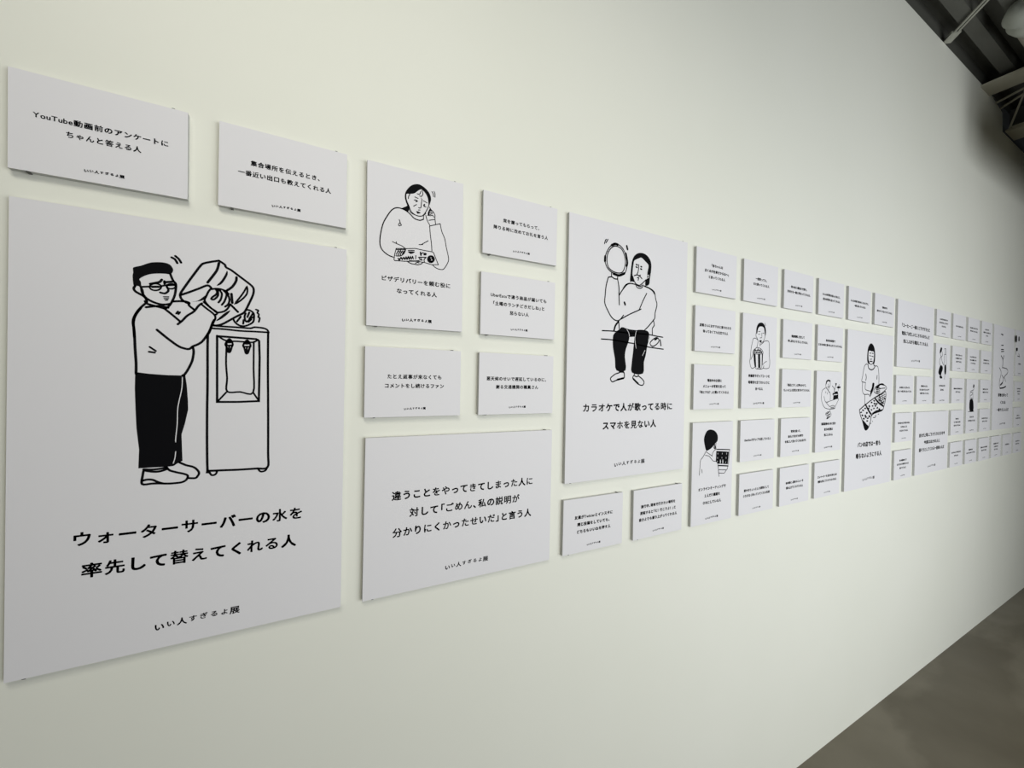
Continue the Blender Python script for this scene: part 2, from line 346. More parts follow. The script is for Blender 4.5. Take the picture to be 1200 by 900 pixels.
   ('c',2.48,'356 -131 349 -158 330 -180 303 -191 277 -188 257 -172 250 -147 257 -120 276 -98 303 -87 329 -90 349 -106'),
   ('f',0.0,'309 -143 302 -171 284 -185 266 -176 259 -151 266 -123 283 -109 301 -118'),
   ('f',0.0,'353 -113 347 -137 332 -148 317 -141 311 -119 317 -96 332 -84 347 -91'),
   ('f',0.0,'351 -179 341 -196 318 -205 295 -202 285 -189 295 -173 318 -164 341 -166'),
  ],
 },
 '5_1':{
  'drawn_tambourine':[
   ('c',3.19,'-739 3051 -911 2927 -1037 2720 -1074 2542 -1019 2378 -895 2263 -718 2208 -539 2179 -360 2244 -272 2380 -238 2604 -290 2787 -415 2958 -561 3041'),
   ('c',3.19,'-702 2990 -875 2888 -985 2702 -997 2488 -906 2320 -683 2245 -469 2262 -363 2372 -311 2593 -364 2803 -487 2954'),
   ('l',7.25,'-843 2987 -721 3046 -614 3045'),
   ('l',7.25,'-1070 2636 -1073 2503'),
   ('l',7.25,'-753 2198 -539 2179 -343 2266'),
   ('l',7.25,'-302 2840 -241 2603 -264 2490'),
   ('l',3.19,'-1102 2987 -1070 3086 -1037 3118'),
   ('l',3.19,'-1045 3024 -978 3128'),
   ('l',6.52,'-272 3064 -240 2974'),
  ],
  'drawn_singer':[
   ('l',3.48,'-824 2220 -821 2108'),
   ('l',3.48,'-593 2171 -601 2062'),
   ('l',3.48,'-942 2070 -821 2100 -714 2061 -590 2064'),
   ('l',3.48,'-942 2070 -1015 1821 -1043 1552 -1052 1339 -937 1137 -793 963 -632 883 -489 909 -348 1058'),
   ('l',3.48,'-589 2037 -537 1827 -532 1610 -511 1341'),
   ('l',3.48,'-525 1611 -421 1759 -243 1945 -97 2005 91 2001'),
   ('l',3.48,'-436 941 -111 1107 262 1267 337 1303'),
   ('l',3.48,'262 1267 408 1549 557 1792'),
   ('l',3.48,'435 2003 670 1961 872 1871 938 1664 995 1497 929 1260 914 1086 836 994'),
   ('l',6.52,'-321 1429 -291 1370'),
   ('l',3.48,'-525 892 -501 663'),
   ('l',3.48,'836 994 662 822 508 697'),
   ('l',3.48,'855 1024 899 870 822 763 827 592'),
   ('l',5.8,'-542 850 -646 733 -695 581'),
   ('f',0.0,'-676 515 -483 651 -394 712 -247 682 -134 580 -105 444 -145 276 -232 78 -263 -143 -224 -527 -579 -536 -640 -213 -719 107 -733 376'),
   ('f',0.0,'164 658 509 691 667 638 710 498 674 382 619 208 568 -51 496 -281 466 -607 26 -590 11 -298 49 -18 79 262 101 458'),
   ('p',0.0,'-248 688 -81 667 240 663 168 476 -112 444 -171 578'),
   ('f',0.0,'-120 2064 -105 2293 -80 2525 -44 2697 35 2831 157 2920 303 2959 452 2952 582 2896 683 2794 730 2645 714 2439 676 2246 648 2071 499 2013 495 2160 557 2246 573 2435 611 2635 479 2732 371 2800 296 2819 182 2771 39 2695 1 2567 -25 2381 -21 2229 38 2077 -48 2073'),
   ('l',3.19,'-21 2229 44 2101 119 2019 245 1996 307 2020 432 2121 515 2194'),
   ('l',3.19,'120 1973 163 1925 268 1907 372 1951 396 2026'),
   ('l',3.19,'119 1996 266 1961 360 2003'),
   ('l',3.19,'208 2598 210 2491 182 2364 153 2306 280 2255 349 2202'),
   ('l',3.19,'40 2253 174 2294 216 2269 289 2302'),
   ('l',3.19,'166 2206 222 2213 199 2139'),
   ('l',3.19,'-386 1819 -289 1937 -169 1997 -47 2010 98 2001'),
   ('l',3.19,'456 1992 651 1954 806 1886 874 1815'),
   ('l',4.64,'114 2590 156 2578'),
   ('l',4.64,'110 2518 152 2507'),
   ('l',4.64,'297 2553 331 2552'),
   ('l',4.64,'290 2487 333 2478'),
   ('w',1.8,'566 2317 619 2348 621 2286 568 2240'),
   ('w',1.6,'-210 658 -134 567 -105 466'),
   ('w',1.6,'164 644 129 516 114 375 170 127'),
   ('w',1.6,'525 89 432 -71'),
   ('w',1.6,'689 539 666 375'),
   ('l',3.48,'-471 -539 -462 -601 -612 -646 -768 -744 -784 -811 -712 -869 -536 -813 -302 -762 -267 -693 -281 -597'),
   ('l',3.48,'-463 -588 -307 -584'),
   ('l',3.48,'-308 -535 -306 -598'),
   ('l',3.48,'121 -615 115 -657 67 -714 88 -783 281 -921 456 -956 519 -861 431 -764 294 -682 273 -612'),
   ('l',3.48,'115 -671 199 -706 283 -687'),
   ('l',5.8,'-536 -807 -302 -757'),
   ('l',5.8,'88 -775 281 -912'),
  ],
  'drawn_bench_edge':[
   ('l',3.48,'-1129 557 -706 572 -244 559 318 571 708 569 989 545 1276 529'),
  ],
  'drawn_bench_edge#2':[
   ('l',3.48,'-1157 322 -735 322 -134 277 106 263 608 201 918 181 1307 163'),
  ],
  'drawn_phone':[
   ('c',3.48,'735 314 871 445 1031 505 1115 409 996 286 837 225'),
   ('f',0.0,'911 448 1031 496 1052 463 944 404'),
   ('l',4.64,'1163 441 1201 268'),
  ],
 },
 '8_2':{
  'drawn_moviegoer':[
   ('f',0.0,'-249 1035 -236 1229 -133 1383 29 1438 196 1405 314 1273 355 1104 306 953 271 1097 224 1241 118 1294 -47 1280 -145 1188 -192 1027'),
   ('f',0.0,'-47 770 75 795 86 730 -17 719'),
   ('l',2.16,'-261 1034 -257 914 -172 835 -128 729'),
   ('l',2.16,'343 1078 287 902 189 749 59 687'),
   ('l',2.16,'-129 777 -274 840 -414 819 -469 683 -539 440 -568 151 -601 -17 -534 -206 -432 -263 -294 -210'),
   ('l',2.16,'-544 57 -412 255 -377 377 -221 506'),
   ('l',2.16,'-128 729 -163 581 -200 507'),
   ('l',2.16,'36 751 -19 578'),
   ('l',2.16,'140 721 346 783 515 782 585 650 601 254 640 7 597 -193 429 -241 219 -230'),
   ('l',2.16,'28 617 223 726'),
   ('l',2.16,'214 -95 336 -5 440 24'),
   ('l',2.16,'-151 -242 55 -272 219 -230 265 -130'),
   ('l',2.16,'-10 870 100 890'),
   ('l',2.16,'94 1060 99 926'),
   ('l',2.16,'-121 1093 -7 1111'),
   ('l',2.16,'-118 996 -28 1007'),
   ('l',2.16,'148 1059 231 1065'),
   ('l',2.16,'257 1440 324 1347'),
  ],
  'drawn_popcorn_bucket':[
   ('p',0.0,'-380 261 -264 262 -205 -215 -286 -203'),
   ('p',0.0,'-110 269 17 275 49 -231 -78 -232'),
   ('p',0.0,'128 293 190 303 181 -109 134 -164'),
   ('c',1.89,'-414 291 -370 413 -260 474 -131 515 67 473 196 369 177 302 -110 269'),
   ('l',2.97,'-354 306 -278 430 -193 313 -118 475 -50 308 18 458 81 322 144 404'),
   ('l',2.97,'-336 367 -95 415 133 366'),
   ('l',2.97,'-354 306 156 326'),
   ('l',1.89,'-380 261 -273 -217 -28 -262 142 -171 190 303'),
  ],
 },
 '7_4':{
  'drawn_worker':[
   ('f',0.0,'-370 763 -459 1001 -483 1151 -421 1317 -280 1438 -50 1435 119 1357 225 1223 217 1050 132 994 34 920 -95 820 -289 753'),
   ('l',2.16,'148 1000 129 882 146 773 58 725 -23 644 -52 538'),
   ('l',2.16,'-369 720 -187 623 -63 561'),
   ('l',2.16,'-397 595 -217 561 -82 455 20 376 205 353'),
   ('l',2.16,'-369 720 -508 561 -632 443 -657 235 -679 -41'),
   ('l',2.16,'257 288 297 111 341 -175'),
   ('l',2.16,'-565 143 -538 24'),
   ('l',2.16,'51 930 20 845 89 776'),
   ('l',2.97,'84 939 71 810'),
   ('l',2.97,'109 872 112 786'),
  ],
  'drawn_laptop':[
   ('p',0.0,'169 707 858 639 800 208 241 268 154 362'),
   ('s',2.16,'140 773 898 714 836 194'),
   ('s',2.16,'299 57 713 16'),
   ('s',2.16,'294 199 310 -53'),
   ('s',2.16,'337 -60 612 -91 781 48 813 145'),
   ('s',4.32,'277 204 820 146'),
   ('s',2.97,'207 758 891 704'),
   ('w',4.6,'390 376 393 278'),
   ('w',4.6,'520 366 524 263'),
   ('w',2.4,'249 632 247 593'),
   ('w',2.4,'484 612 485 579'),
   ('w',2.4,'720 600 721 560'),
   ('w',2.4,'244 487 242 450'),
   ('w',2.4,'465 469 477 439'),
   ('w',2.4,'697 454 698 417'),
   ('w',2.4,'231 360 226 321'),
   ('w',2.4,'679 268 689 303'),
  ],
 },
 '10_3':{
  'drawn_gardener':[
   ('f',0.0,'-310 1153 -282 1287 -105 1352 69 1314 37 1256 -116 1285 -210 1242 -266 1154'),
   ('l',2.43,'-311 1166 -305 1051 -176 949'),
   ('l',2.43,'52 1262 44 1106 -52 1002'),
   ('l',2.43,'-328 999 -570 895 -636 742 -641 539 -569 360 -388 179 -136 111 118 94'),
   ('l',2.43,'-435 640 -379 512 -300 409 62 193'),
   ('l',2.43,'58 808 92 640 74 479'),
   ('l',2.43,'-278 1000 -123 898 8 790'),
   ('l',2.43,'-66 976 -87 872 32 816'),
   ('l',2.43,'-296 845 -318 781'),
   ('l',2.43,'-193 794 -140 730'),
   ('l',2.43,'62 199 315 248 499 193 477 114 118 84'),
   ('l',2.43,'140 166 432 175'),
   ('l',2.43,'142 127 434 131'),
   ('l',2.43,'-136 1168 -70 1053'),
   ('l',2.43,'-179 1026 -19 1041'),
   ('l',2.43,'-300 409 -99 382'),
  ],
  'drawn_potted_plant':[
   ('f',0.0,'329 496 346 665 262 718 315 783 444 791 467 836 713 837 748 554 561 521'),
   ('f',0.0,'604 1021 770 1083 968 1037 775 977'),
   ('f',0.0,'486 1203 606 1197 543 1099'),
   ('l',3.24,'401 822 410 953 233 1087'),
   ('l',3.24,'399 849 484 1033 539 1191'),
   ('l',2.16,'-150 403 304 477 780 546 663 349 524 214'),
   ('l',2.16,'769 1088 819 1155'),
   ('l',2.16,'759 969 743 877'),
   ('l',2.16,'92 94 87 -15'),
   ('w',3.5,'345 702 682 723'),
   ('c',2.16,'-285 -110 -129 -31 82 -9 190 -142 83 -248 -166 -319 -109 -238'),
   ('l',4.59,'-201 -107 -2 -47'),
   ('l',4.59,'-122 -173 102 -114'),
   ('l',4.59,'-167 -301 56 -203'),
  ],
 },
 '11_2':{
  'drawn_shopper':[
   ('f',0.0,'-425 2303 -428 2621 -367 2889 -231 3055 -62 3125 115 3073 281 2920 365 2653 357 2329 259 2158 128 2187 236 2379 232 2723 -15 2756 -275 2760 -317 2546 -271 2308 -150 2173 -304 2155'),
   ('l',3.51,'-281 2281 -162 2178 -15 2129 128 2187'),
   ('l',3.51,'-331 2120 -530 2128 -667 2032 -769 1819 -841 1554 -915 1344 -773 1292 -548 1281'),
   ('l',3.51,'339 2071 607 2078 732 1959 823 1578 829 1222'),
   ('l',5.4,'-331 2120 -266 1962 -32 1887 199 1919 370 2045 249 2123'),
   ('l',5.4,'-526 1665 -473 1507 -513 1387'),
   ('l',5.4,'628 1630 606 1460'),
   ('l',5.4,'-166 2279 95 2280'),
   ('l',4.05,'-196 2657 -57 2663'),
   ('l',4.05,'47 2667 176 2659'),
   ('l',4.05,'-207 2542 -80 2528'),
   ('l',4.05,'25 2524 183 2511'),
   ('l',4.05,'-125 2372 31 2385'),
   ('l',3.51,'-830 1314 -810 885 -640 730 -209 727 -36 616'),
   ('l',3.51,'-534 1285 -554 992 -351 914 -48 882'),
   ('l',3.51,'812 1646 833 1231'),
   ('l',3.51,'-574 730 -552 235'),
  ],
  'drawn_bread_bag':[
   ('f',0.0,'172 1259 358 1244 269 944 74 725 -36 626 -14 882 114 1039'),
   ('f',0.0,'456 1071 833 1215 1223 1266 1518 1154 1227 1169 977 1168 771 1040'),
   ('l',4.05,'456 1071 327 881 539 785 1033 744 1457 904 1684 1040 1480 1170'),
   ('l',4.05,'493 1008 948 1040'),
   ('l',4.05,'531 944 986 992'),
   ('l',4.05,'535 865 954 911'),
   ('l',4.05,'607 811 993 847'),
   ('l',4.05,'666 1039 712 810'),
   ('l',4.05,'949 1008 1523 1040'),
   ('l',5.4,'-1062 16 -454 264 411 565 1034 735 1531 878 1619 584 1423 132 1216 -57 242 -222 53 -561 -136 -835 -366 -934 -535 -848 -747 -500 -988 -185 -1062 16'),
   ('l',10.8,'482 532 841 336 1349 166'),
   ('l',10.8,'-453 233 -174 -22 119 -218'),
   ('l',8.1,'240 -190 650 -75 1215 -41'),
   ('f',0.0,'-749 -469 -536 -545 -311 -678 -126 -773 -365 -940 -548 -847'),
   ('l',3.51,'618 594 1462 813'),
   ('l',3.51,'726 529 1539 731'),
   ('l',3.51,'835 458 1580 643'),
   ('l',3.51,'944 392 1548 536'),
   ('l',3.51,'1090 316 1482 407'),
   ('l',3.51,'896 656 1201 234'),
   ('l',3.51,'1177 734 1415 295'),
   ('f',0.0,'217 346 199 320 136 305 41 324 49 365 125 386 186 372'),
   ('f',0.0,'452 422 456 375 360 388 316 401 286 450 356 454 442 464'),
   ('f',0.0,'6 162 -27 138 -106 105 -163 148 -188 187 -110 223 -29 197'),
   ('f',0.0,'319 171 265 141 200 144 173 151 156 195 202 214 300 199'),
   ('f',0.0,'617 181 597 151 518 127 464 162 425 199 518 219 599 222'),
   ('f',0.0,'740 274 712 238 658 222 562 249 569 305 654 314 744 320'),
   ('f',0.0,'211 0 192 -46 114 -32 53 -11 55 32 110 30 163 28'),
   ('f',0.0,'476 57 414 33 340 17 305 47 313 76 342 93 400 95'),
   ('f',0.0,'820 81 789 43 725 40 634 65 681 103 732 127 791 131'),
   ('f',0.0,'1044 12 964 -17 912 -21 863 -11 867 29 897 64 1005 47'),
   ('f',0.0,'544 278 496 234 406 249 363 254 316 309 405 332 492 320'),
   ('f',0.0,'-69 69 -115 28 -192 11 -285 61 -288 102 -202 101 -108 96'),
   ('f',0.0,'-779 -99 -860 -123 -914 -142 -985 -120 -955 -82 -922 -67 -828 -72'),
   ('f',0.0,'-598 -11 -634 -48 -728 -42 -791 -23 -806 19 -725 38 -673 14'),
   ('f',0.0,'-419 77 -440 38 -523 40 -604 61 -560 106 -537 110 -458 111'),
   ('f',0.0,'-654 -256 -715 -290 -783 -283 -810 -273 -859 -230 -779 -194 -695 -231'),
   ('f',0.0,'-383 -265 -449 -309 -511 -317 -551 -286 -554 -245 -517 -221 -443 -215'),
   ('f',0.0,'-234 -145 -288 -181 -352 -195 -412 -153 -399 -114 -355 -86 -262 -104'),
   ('f',0.0,'-524 -400 -574 -446 -637 -456 -685 -420 -717 -371 -641 -363 -558 -366'),
   ('f',0.0,'-125 -398 -186 -422 -246 -428 -326 -409 -308 -374 -247 -363 -176 -347'),
   ('f',0.0,'-187 -521 -203 -551 -262 -546 -357 -540 -350 -489 -279 -484 -195 -484'),
   ('f',0.0,'33 -309 9 -359 -71 -357 -149 -328 -148 -278 -79 -244 -11 -268'),
   ('f',0.0,'-279 -330 -347 -357 -408 -376 -501 -350 -466 -306 -419 -288 -345 -306'),
   ('f',0.0,'1039 590 1038 549 955 527 879 577 914 620 938 654 1031 622'),
   ('f',0.0,'1184 395 1169 345 1097 339 1062 380 1050 426 1104 454 1186 434'),
   ('f',0.0,'1399 295 1331 268 1258 268 1199 284 1214 327 1250 359 1336 341'),
   ('f',0.0,'1009 462 982 418 886 410 809 443 821 479 877 510 941 490'),
   ('f',0.0,'1600 519 1532 477 1451 480 1400 502 1422 549 1460 586 1518 548'),
   ('l',3.51,'317 -369 525 -373 624 -265'),
   ('l',3.51,'833 -239 903 -216'),
   ('l',3.51,'257 -538 286 -570'),
   ('l',3.51,'71 -650 125 -633'),
   ('l',3.51,'521 -293 591 -312'),
  ],
 },
 '15_2':{
  'drawn_pair':[
   ('f',0.0,'-363 1487 -156 1466 -220 1290 -426 1148 -496 1226'),
   ('f',0.0,'-368 461 -52 439 15 267 -185 14 -231 -111 -526 -44 -612 126'),
   ('f',0.0,'-434 -136 -144 -121 -25 -255 -350 -265'),
   ('f',0.0,'274 483 518 492 528 32 307 18'),
   ('l',4.05,'-393 1137 -270 917'),
   ('l',4.05,'-154 1272 -95 1048 -324 915'),
   ('l',4.05,'-377 912 -500 661 -368 461'),
   ('l',4.05,'-191 879 -90 677 118 511'),
   ('l',3.24,'185 1435 428 1448 448 1157 207 1125'),
   ('l',3.24,'208 1104 194 522'),
   ('l',3.24,'485 1117 559 535'),
   ('l',3.24,'353 -14 308 -315'),
   ('l',3.24,'298 1399 314 1171'),
  ],
 },
 '17_3':{
  'drawn_figure':[
   ('f',0.0,'103 1184 175 1389 360 1296 256 1164'),
   ('f',0.0,'-434 377 152 391 270 -301 -407 -289'),
   ('f',0.0,'-662 -327 309 -315 313 -359 -562 -359'),
   ('l',4.05,'256 1164 203 1033 -194 966'),
   ('l',4.05,'-356 965 -396 686 -375 420'),
   ('l',4.05,'83 946 150 417'),
   ('l',4.05,'-293 643 46 781'),
   ('l',4.05,'-314 901 27 859'),
   ('l',4.05,'-258 514 56 491'),
  ],
 },
 '19_1':{
  'drawn_traveller':[
   ('l',6.75,'-807 3038 -381 3024 -518 2971'),
   ('l',6.75,'-682 2260 -229 2287'),
   ('l',6.75,'-712 1970 -146 2000'),
   ('l',6.75,'-699 1822 -77 1872'),
   ('l',8.1,'-674 1535 -251 1246 -316 698'),
   ('l',8.1,'-50 1564 -279 1245'),
   ('l',5.4,'-1019 693 -569 357 -928 -350 -754 -740'),
   ('l',5.4,'-317 716 702 659 933 397 89 20 -216 -427'),
   ('l',5.4,'167 110 491 -257'),
   ('l',5.4,'-412 185 -18 -71 -435 -518'),
   ('l',9.45,'-754 -740 -47 -708 580 -595'),
   ('l',9.45,'-717 -521 -223 -339'),
  ],
 },
 '21_1':{
  'drawn_figures':[
   ('f',0.0,'-1158 1210 -845 1266 -804 840 -1118 787'),
   ('f',0.0,'-432 1210 -194 1226 -166 930 -420 904'),
   ('f',0.0,'-992 338 -573 371 -587 163 -922 136'),
   ('l',5.4,'-973 143 -932 -110'),
   ('l',5.4,'-551 -220 0 -255'),
   ('l',5.4,'-280 -19 -90 -209'),
  ],
 },
}
# ------------------------------------------------------------------ printed panels
W, H, GX, GZ, TOP = 0.21, 0.148, 0.0430141124, 0.0436957255, 2.02
GL = {}
_tc = bpy.data.curves.new('glyph', 'FONT'); _tc.offset = 0.0; _tc.resolution_u = 3
_to = bpy.data.objects.new('glyph', _tc); COL.objects.link(_to)
HALF = {'「': (-.42, .56), '」': (0.02, .56), '、': (0.02, .58), '。': (0.02, .58), '・': (-.25, .5)}
def glyph(ch):
    if ch not in GL:
        _tc.body = ch; bpy.context.view_layer.update()
        me = bpy.data.meshes.new_from_object(_to.evaluated_get(bpy.context.evaluated_depsgraph_get()))
        vs = [(v.co.x, v.co.y) for v in me.vertices]; fs = [tuple(p.vertices) for p in me.polygons]; bpy.data.meshes.remove(me)
        if ch in HALF: dx, adv = HALF[ch]
        elif ord(ch) < 0x2000 and vs: dx = .05 - min(v[0] for v in vs); adv = max(v[0] for v in vs) + dx + .03
        elif ch == ' ': dx, adv = 0, .3
        else: dx, adv = 0, 1.0
        GL[ch] = ([(x + dx, y) for x, y in vs], fs, adv)
    return GL[ch]
def put_line(mb, text, em, xc, zc, y, width=None, track=0.0, fun=None):
    tot = sum(glyph(c)[2] for c in text) * em + track*(len(text)-1)
    if width: k = width/tot; tot = width; em_x = em*k; track *= k
    else: em_x = em
    x = xc - tot/2
    for i, c in enumerate(text):
        vs, fs, adv = glyph(c); g = 0.93
        dz, sc = fun(i) if fun else (0, 1)
        bw = BOLD*(1.3 if len(vs) < 48 and ord(c) > 0x2000 else .92 if ord(c) > 0x2000 else .8)
        for ox, oz in (STROKE if vs else ()):
            mb.add([(x + em_x*adv/2 + (vx - adv/2 + ox*bw)*em_x*g*sc, y, zc + dz + (vz - .36 + oz*bw)*em*g*sc) for vx, vz in vs], fs)
        x += adv*em_x + track
STROKE = [(math.cos(k*math.pi/3), math.sin(k*math.pi/3)) for k in range(6)]
BOLD = 0.03   # stroke weight of the lettering
TITLE = 'いい人すぎるよ展'
T_S = [1.02, .86, 1.0, .86, .86, .86, .86, 1.12]; T_Z = [-.12, -.02, -.02, .03, .06, .05, .03, .0]
INK_Y = -T - 0.0003
def smooth(p, closed, sub):
    if len(p) < 3: return p
    out = []; n = len(p)
    for i in range(n if closed else n-1):
        if closed: a, b_, c, d_ = p[(i-1) % n], p[i], p[(i+1) % n], p[(i+2) % n]
        else: a, b_, c, d_ = p[max(i-1, 0)], p[i], p[i+1], p[min(i+2, n-1)]
        for k in range(sub):
            t = k/sub
            out.append(tuple(.5*(2*b_[j] + (c[j]-a[j])*t + (2*a[j]-5*b_[j]+4*c[j]-d_[j])*t*t + (3*b_[j]-a[j]-3*c[j]+d_[j])*t**3) for j in (0, 1)))
    if not closed: out.append(p[-1])
    return out
def ribbon(mb, p, w, y, closed, mi):
    q = [p[0]]
    for a in p[1:]:
        if math.hypot(a[0]-q[-1][0], a[1]-q[-1][1]) > 1e-5: q.append(a)
    if closed and math.hypot(q[0][0]-q[-1][0], q[0][1]-q[-1][1]) < 1e-5: q.pop()
    p = q; n = len(p); h = w/2; L_, R_ = [], []
    if n < 2: return
    for i in range(n):
        if closed: a, c = p[i-1], p[(i+1) % n]
        else: a, c = p[max(i-1, 0)], p[min(i+1, n-1)]
        b_ = p[i]
        d1 = (b_[0]-a[0], b_[1]-a[1]); d2 = (c[0]-b_[0], c[1]-b_[1])
        l1 = math.hypot(*d1) or 1; l2 = math.hypot(*d2) or 1
        n1 = (-d1[1]/l1, d1[0]/l1); n2 = (-d2[1]/l2, d2[0]/l2)
        if i == 0 and not closed: n1 = n2
        if i == n-1 and not closed: n2 = n1
        m = (n1[0]+n2[0], n1[1]+n2[1]); lm = math.hypot(*m)
        if lm < .3: m = n1; s = h
        else:
            m = (m[0]/lm, m[1]/lm); s = min(h/max(m[0]*n1[0]+m[1]*n1[1], .3), 1.8*h)
        L_.append((b_[0]+m[0]*s, y, b_[1]+m[1]*s)); R_.append((b_[0]-m[0]*s, y, b_[1]-m[1]*s))
    k = n if closed else n-1
    mb.add(L_ + R_, [(i, n+i, n+(i+1) % n, (i+1) % n) for i in range(k)], mi)
    if not closed:
        for e in (p[0], p[-1]):
            mb.add([(e[0]+h*math.cos(t*math.pi/4), y, e[1]+h*math.sin(t*math.pi/4)) for t in range(8)], [tuple(range(8))], mi)
def fill(mb, p, y, mi):
    from mathutils.geometry import tessellate_polygon
    tris = tessellate_polygon([[Vector((a[0], a[1], 0)) for a in p]])
    vs = [(a[0], y, a[1]) for a in p]; out = []
    for t in tris:
        a, b_, c = (p[i] for i in t)
        cr_ = (b_[0]-a[0])*(c[1]-a[1]) - (b_[1]-a[1])*(c[0]-a[0])
        out.append(tuple(t) if cr_ > 0 else tuple(t)[::-1])
    mb.add(vs, out, mi)
def drawing(root, key, h):
    for part, items in DRAW[key].items():
        mb = MB()
        for k, w, s in items:
            v = [int(a)*1e-4 for a in s.split()]; p = [(v[i], v[i+1] + h/2) for i in range(0, len(v), 2)]
            if k == 'f': fill(mb, smooth(p, True, 3), INK_Y, 0)
            elif k == 'p': fill(mb, p, INK_Y, 0)
            elif k == 'c': ribbon(mb, smooth(p, True, 3), w*1e-3, INK_Y, True, 0)
            elif k == 's': ribbon(mb, p, w*1e-3, INK_Y, False, 0)
            elif k == 'w': ribbon(mb, smooth(p, False, 4), w*1e-3, INK_Y - .0003, False, 1)
            else: ribbon(mb, smooth(p, False, 4), w*1e-3, INK_Y, False, 0)
        mb.build(part.split('#')[0], [M_INK, M_PAPER], root)
BOARD, TITLES = {}, {}
SPEC = {'s': (1, 1), 't': (1, 2), 'w': (2, 2), 'b': (2, 4)}
LAY = {'s': (11.0, 19.7, 130.5, 5.4, 48), 't': (12.0, 23.5, 322, 7.3, 66), 'w': (22.3, 40.0, 302.5, 12.0, 109), 'b': (26.2, 51.5, 684.5, 13.4, 121)}
def panel(c, r, kind, lines, label, pins=False):
    global BOLD
    BOLD = 0.03 if c < 5 else ((0.034 if c < 10 else 0.045) if kind in 'bw' else (0.048 if c < 9 else 0.06))
    nc, nr = SPEC[kind]; w = nc*W + (nc-1)*GX; h = nr*H + (nr-1)*GZ
    key = '%d_%d' % (c, r); dx, dz, rot = OFF.get(key, (0, 0, 0))
    x0 = (c-1)*(W+GX); zt = TOP - (r-1)*(H+GZ)
    cx, cz = x0 + w/2 + dx/1000, zt - h/2 + dz/1000
    ct, st = math.cos(rot), math.sin(rot)
    name = {'s': 'caption_sign', 't': 'illustrated_sign', 'w': 'caption_placard', 'b': 'illustrated_poster'}[kind]
    root = empty(name, (cx + st*h/2, 0, cz - ct*h/2), (0, -rot, 0))
    grp = {'s': 'small white caption panels on the wall', 't': 'tall illustrated panels on the wall', 'w': 'wide caption boards on the wall', 'b': 'large illustrated posters on the wall'}[kind]
    tag(root, label, 'poster' if kind in 'bt' else 'sign', grp)
    if kind not in BOARD:
        mb = MB(); mb.box(-w/2, w/2, -T, 0, 0, h, 1); mb.mi[2] = 0
        o = mb.build('board', [M_PAPER, M_CORE], root); BOARD[kind] = o
        mt = MB(); adv, pit, tz, tem, tw = LAY[kind]; keep, BOLD = BOLD, 0.05 if kind in 'st' else 0.03
        put_line(mt, TITLE, tem*1e-3, .0, h - tz*1e-3, INK_Y, tw*1e-3, 0, lambda i: (T_Z[i]*tem*1e-3*1.6, T_S[i]))
        o = mt.build('exhibition_title', M_INK, root); TITLES[kind] = o; BOLD = keep
    else:
        for src in (BOARD[kind], TITLES[kind]):
            o = src.copy(); COL.objects.link(o); o.parent = root
    adv, pit, tz, tem, tw = LAY[kind]
    n = len(lines)
    zc = {'s': 71.5, 't': 250 if n < 3 else 246, 'w': 167.5, 'b': 547.5 if n < 3 else 535}[kind] - (n-1)/2*pit
    for i, l in enumerate(lines):
        l, wd = l if isinstance(l, tuple) else (l, None)
        mb = MB(); put_line(mb, l, adv*1e-3, 0, h - (zc + i*pit)*1e-3, INK_Y, wd*1e-3 if wd else None)
        mb.build('caption_line', M_INK, root)
    if key in DRAW: drawing(root, key, h)
    if pins:
        for px, pz, s in ((-w/2 + .020, 0, -1), (w/2 - .020, h, 1)):
            q = MB(); z0, z1 = sorted((pz, pz + s*.0016)); q.box(px - .002, px + .002, -T + .001, -.0005, z0, z1)
            q.build('mounting_pin', M_PIN, root)
    return root
# column, row, size, lines of the caption, label
panel(1, 1, 's', [('YouTube動画前のアンケートに', 160), ('ちゃんと答える人', 90)], 'small white panel above the water-cooler poster, its caption beginning with Latin letters', True)
panel(2, 1, 's', ['集合場所を伝えるとき、', '一番近い出口も教えてくれる人'], 'small white panel above the right half of the water-cooler poster, no Latin letters', True)
panel(1, 2, 'b', [('ウォーターサーバーの水を', 325), ('率先して替えてくれる人', 302)], 'large white poster with a line drawing of a man refilling a water cooler', True)
panel(3, 1, 't', [('ピザデリバリーを頼む役に', 154), ('なってくれる人', 90)], 'tall white panel drawn with a woman on the phone holding a pizza leaflet', True)
panel(4, 1, 's', ['席を譲ってもらって、', ('降りる時に改めてお礼を言う人', 156)], 'small two-line white panel directly right of the top of the pizza-leaflet panel', True)
panel(4, 2, 's', [('UberEatsで違う商品が届いても', 160), ('「土曜のランチどきだしね」と', 149), '怒らない人'], 'small three-line white panel right of the pizza-leaflet drawing, beginning with Latin letters', True)
panel(3, 3, 's', ['たとえ返事が来なくても', 'コメントをし続けるファン'], 'small white panel directly below the woman with the pizza leaflet', True)
panel(4, 3, 's', ['悪天候のせいで遅延しているのに、', '謝る交通機関の職員さん'], 'small white panel above the right half of the big three-line board beside the tambourine poster', True)
panel(3, 4, 'w', [('違うことをやってきてしまった人に', 354), ('対して「ごめん、私の説明が', 277), ('分かりにくかったせいだ」と言う人', 348)], 'wide white board of three large text lines right of the water-cooler poster', True)
panel(5, 1, 'b', [('カラオケで人が歌ってる時に', 355), ('スマホを見ない人', 214)], 'large white poster drawn with a seated person raising a tambourine', True)
panel(5, 5, 's', ['友達がTwitterとインスタに', '同じ投稿をしていても、', 'どちらもいいねを押す人'], 'small white panel below the left half of the tambourine poster', True)
panel(6, 5, 's', ['旅行中、現地で行きたい場所を', '提案すると「え！行こうよ！」と', '自分よりも盛り上がってくれる人'], 'small white panel below the right half of the tambourine poster', True)
panel(7, 1, 's', ['「赤ちゃんは', '泣くのが仕事だからね〜」', 'と言ってくれる人'], 'small three-line white panel right of the tambourine poster, uppermost of its column')
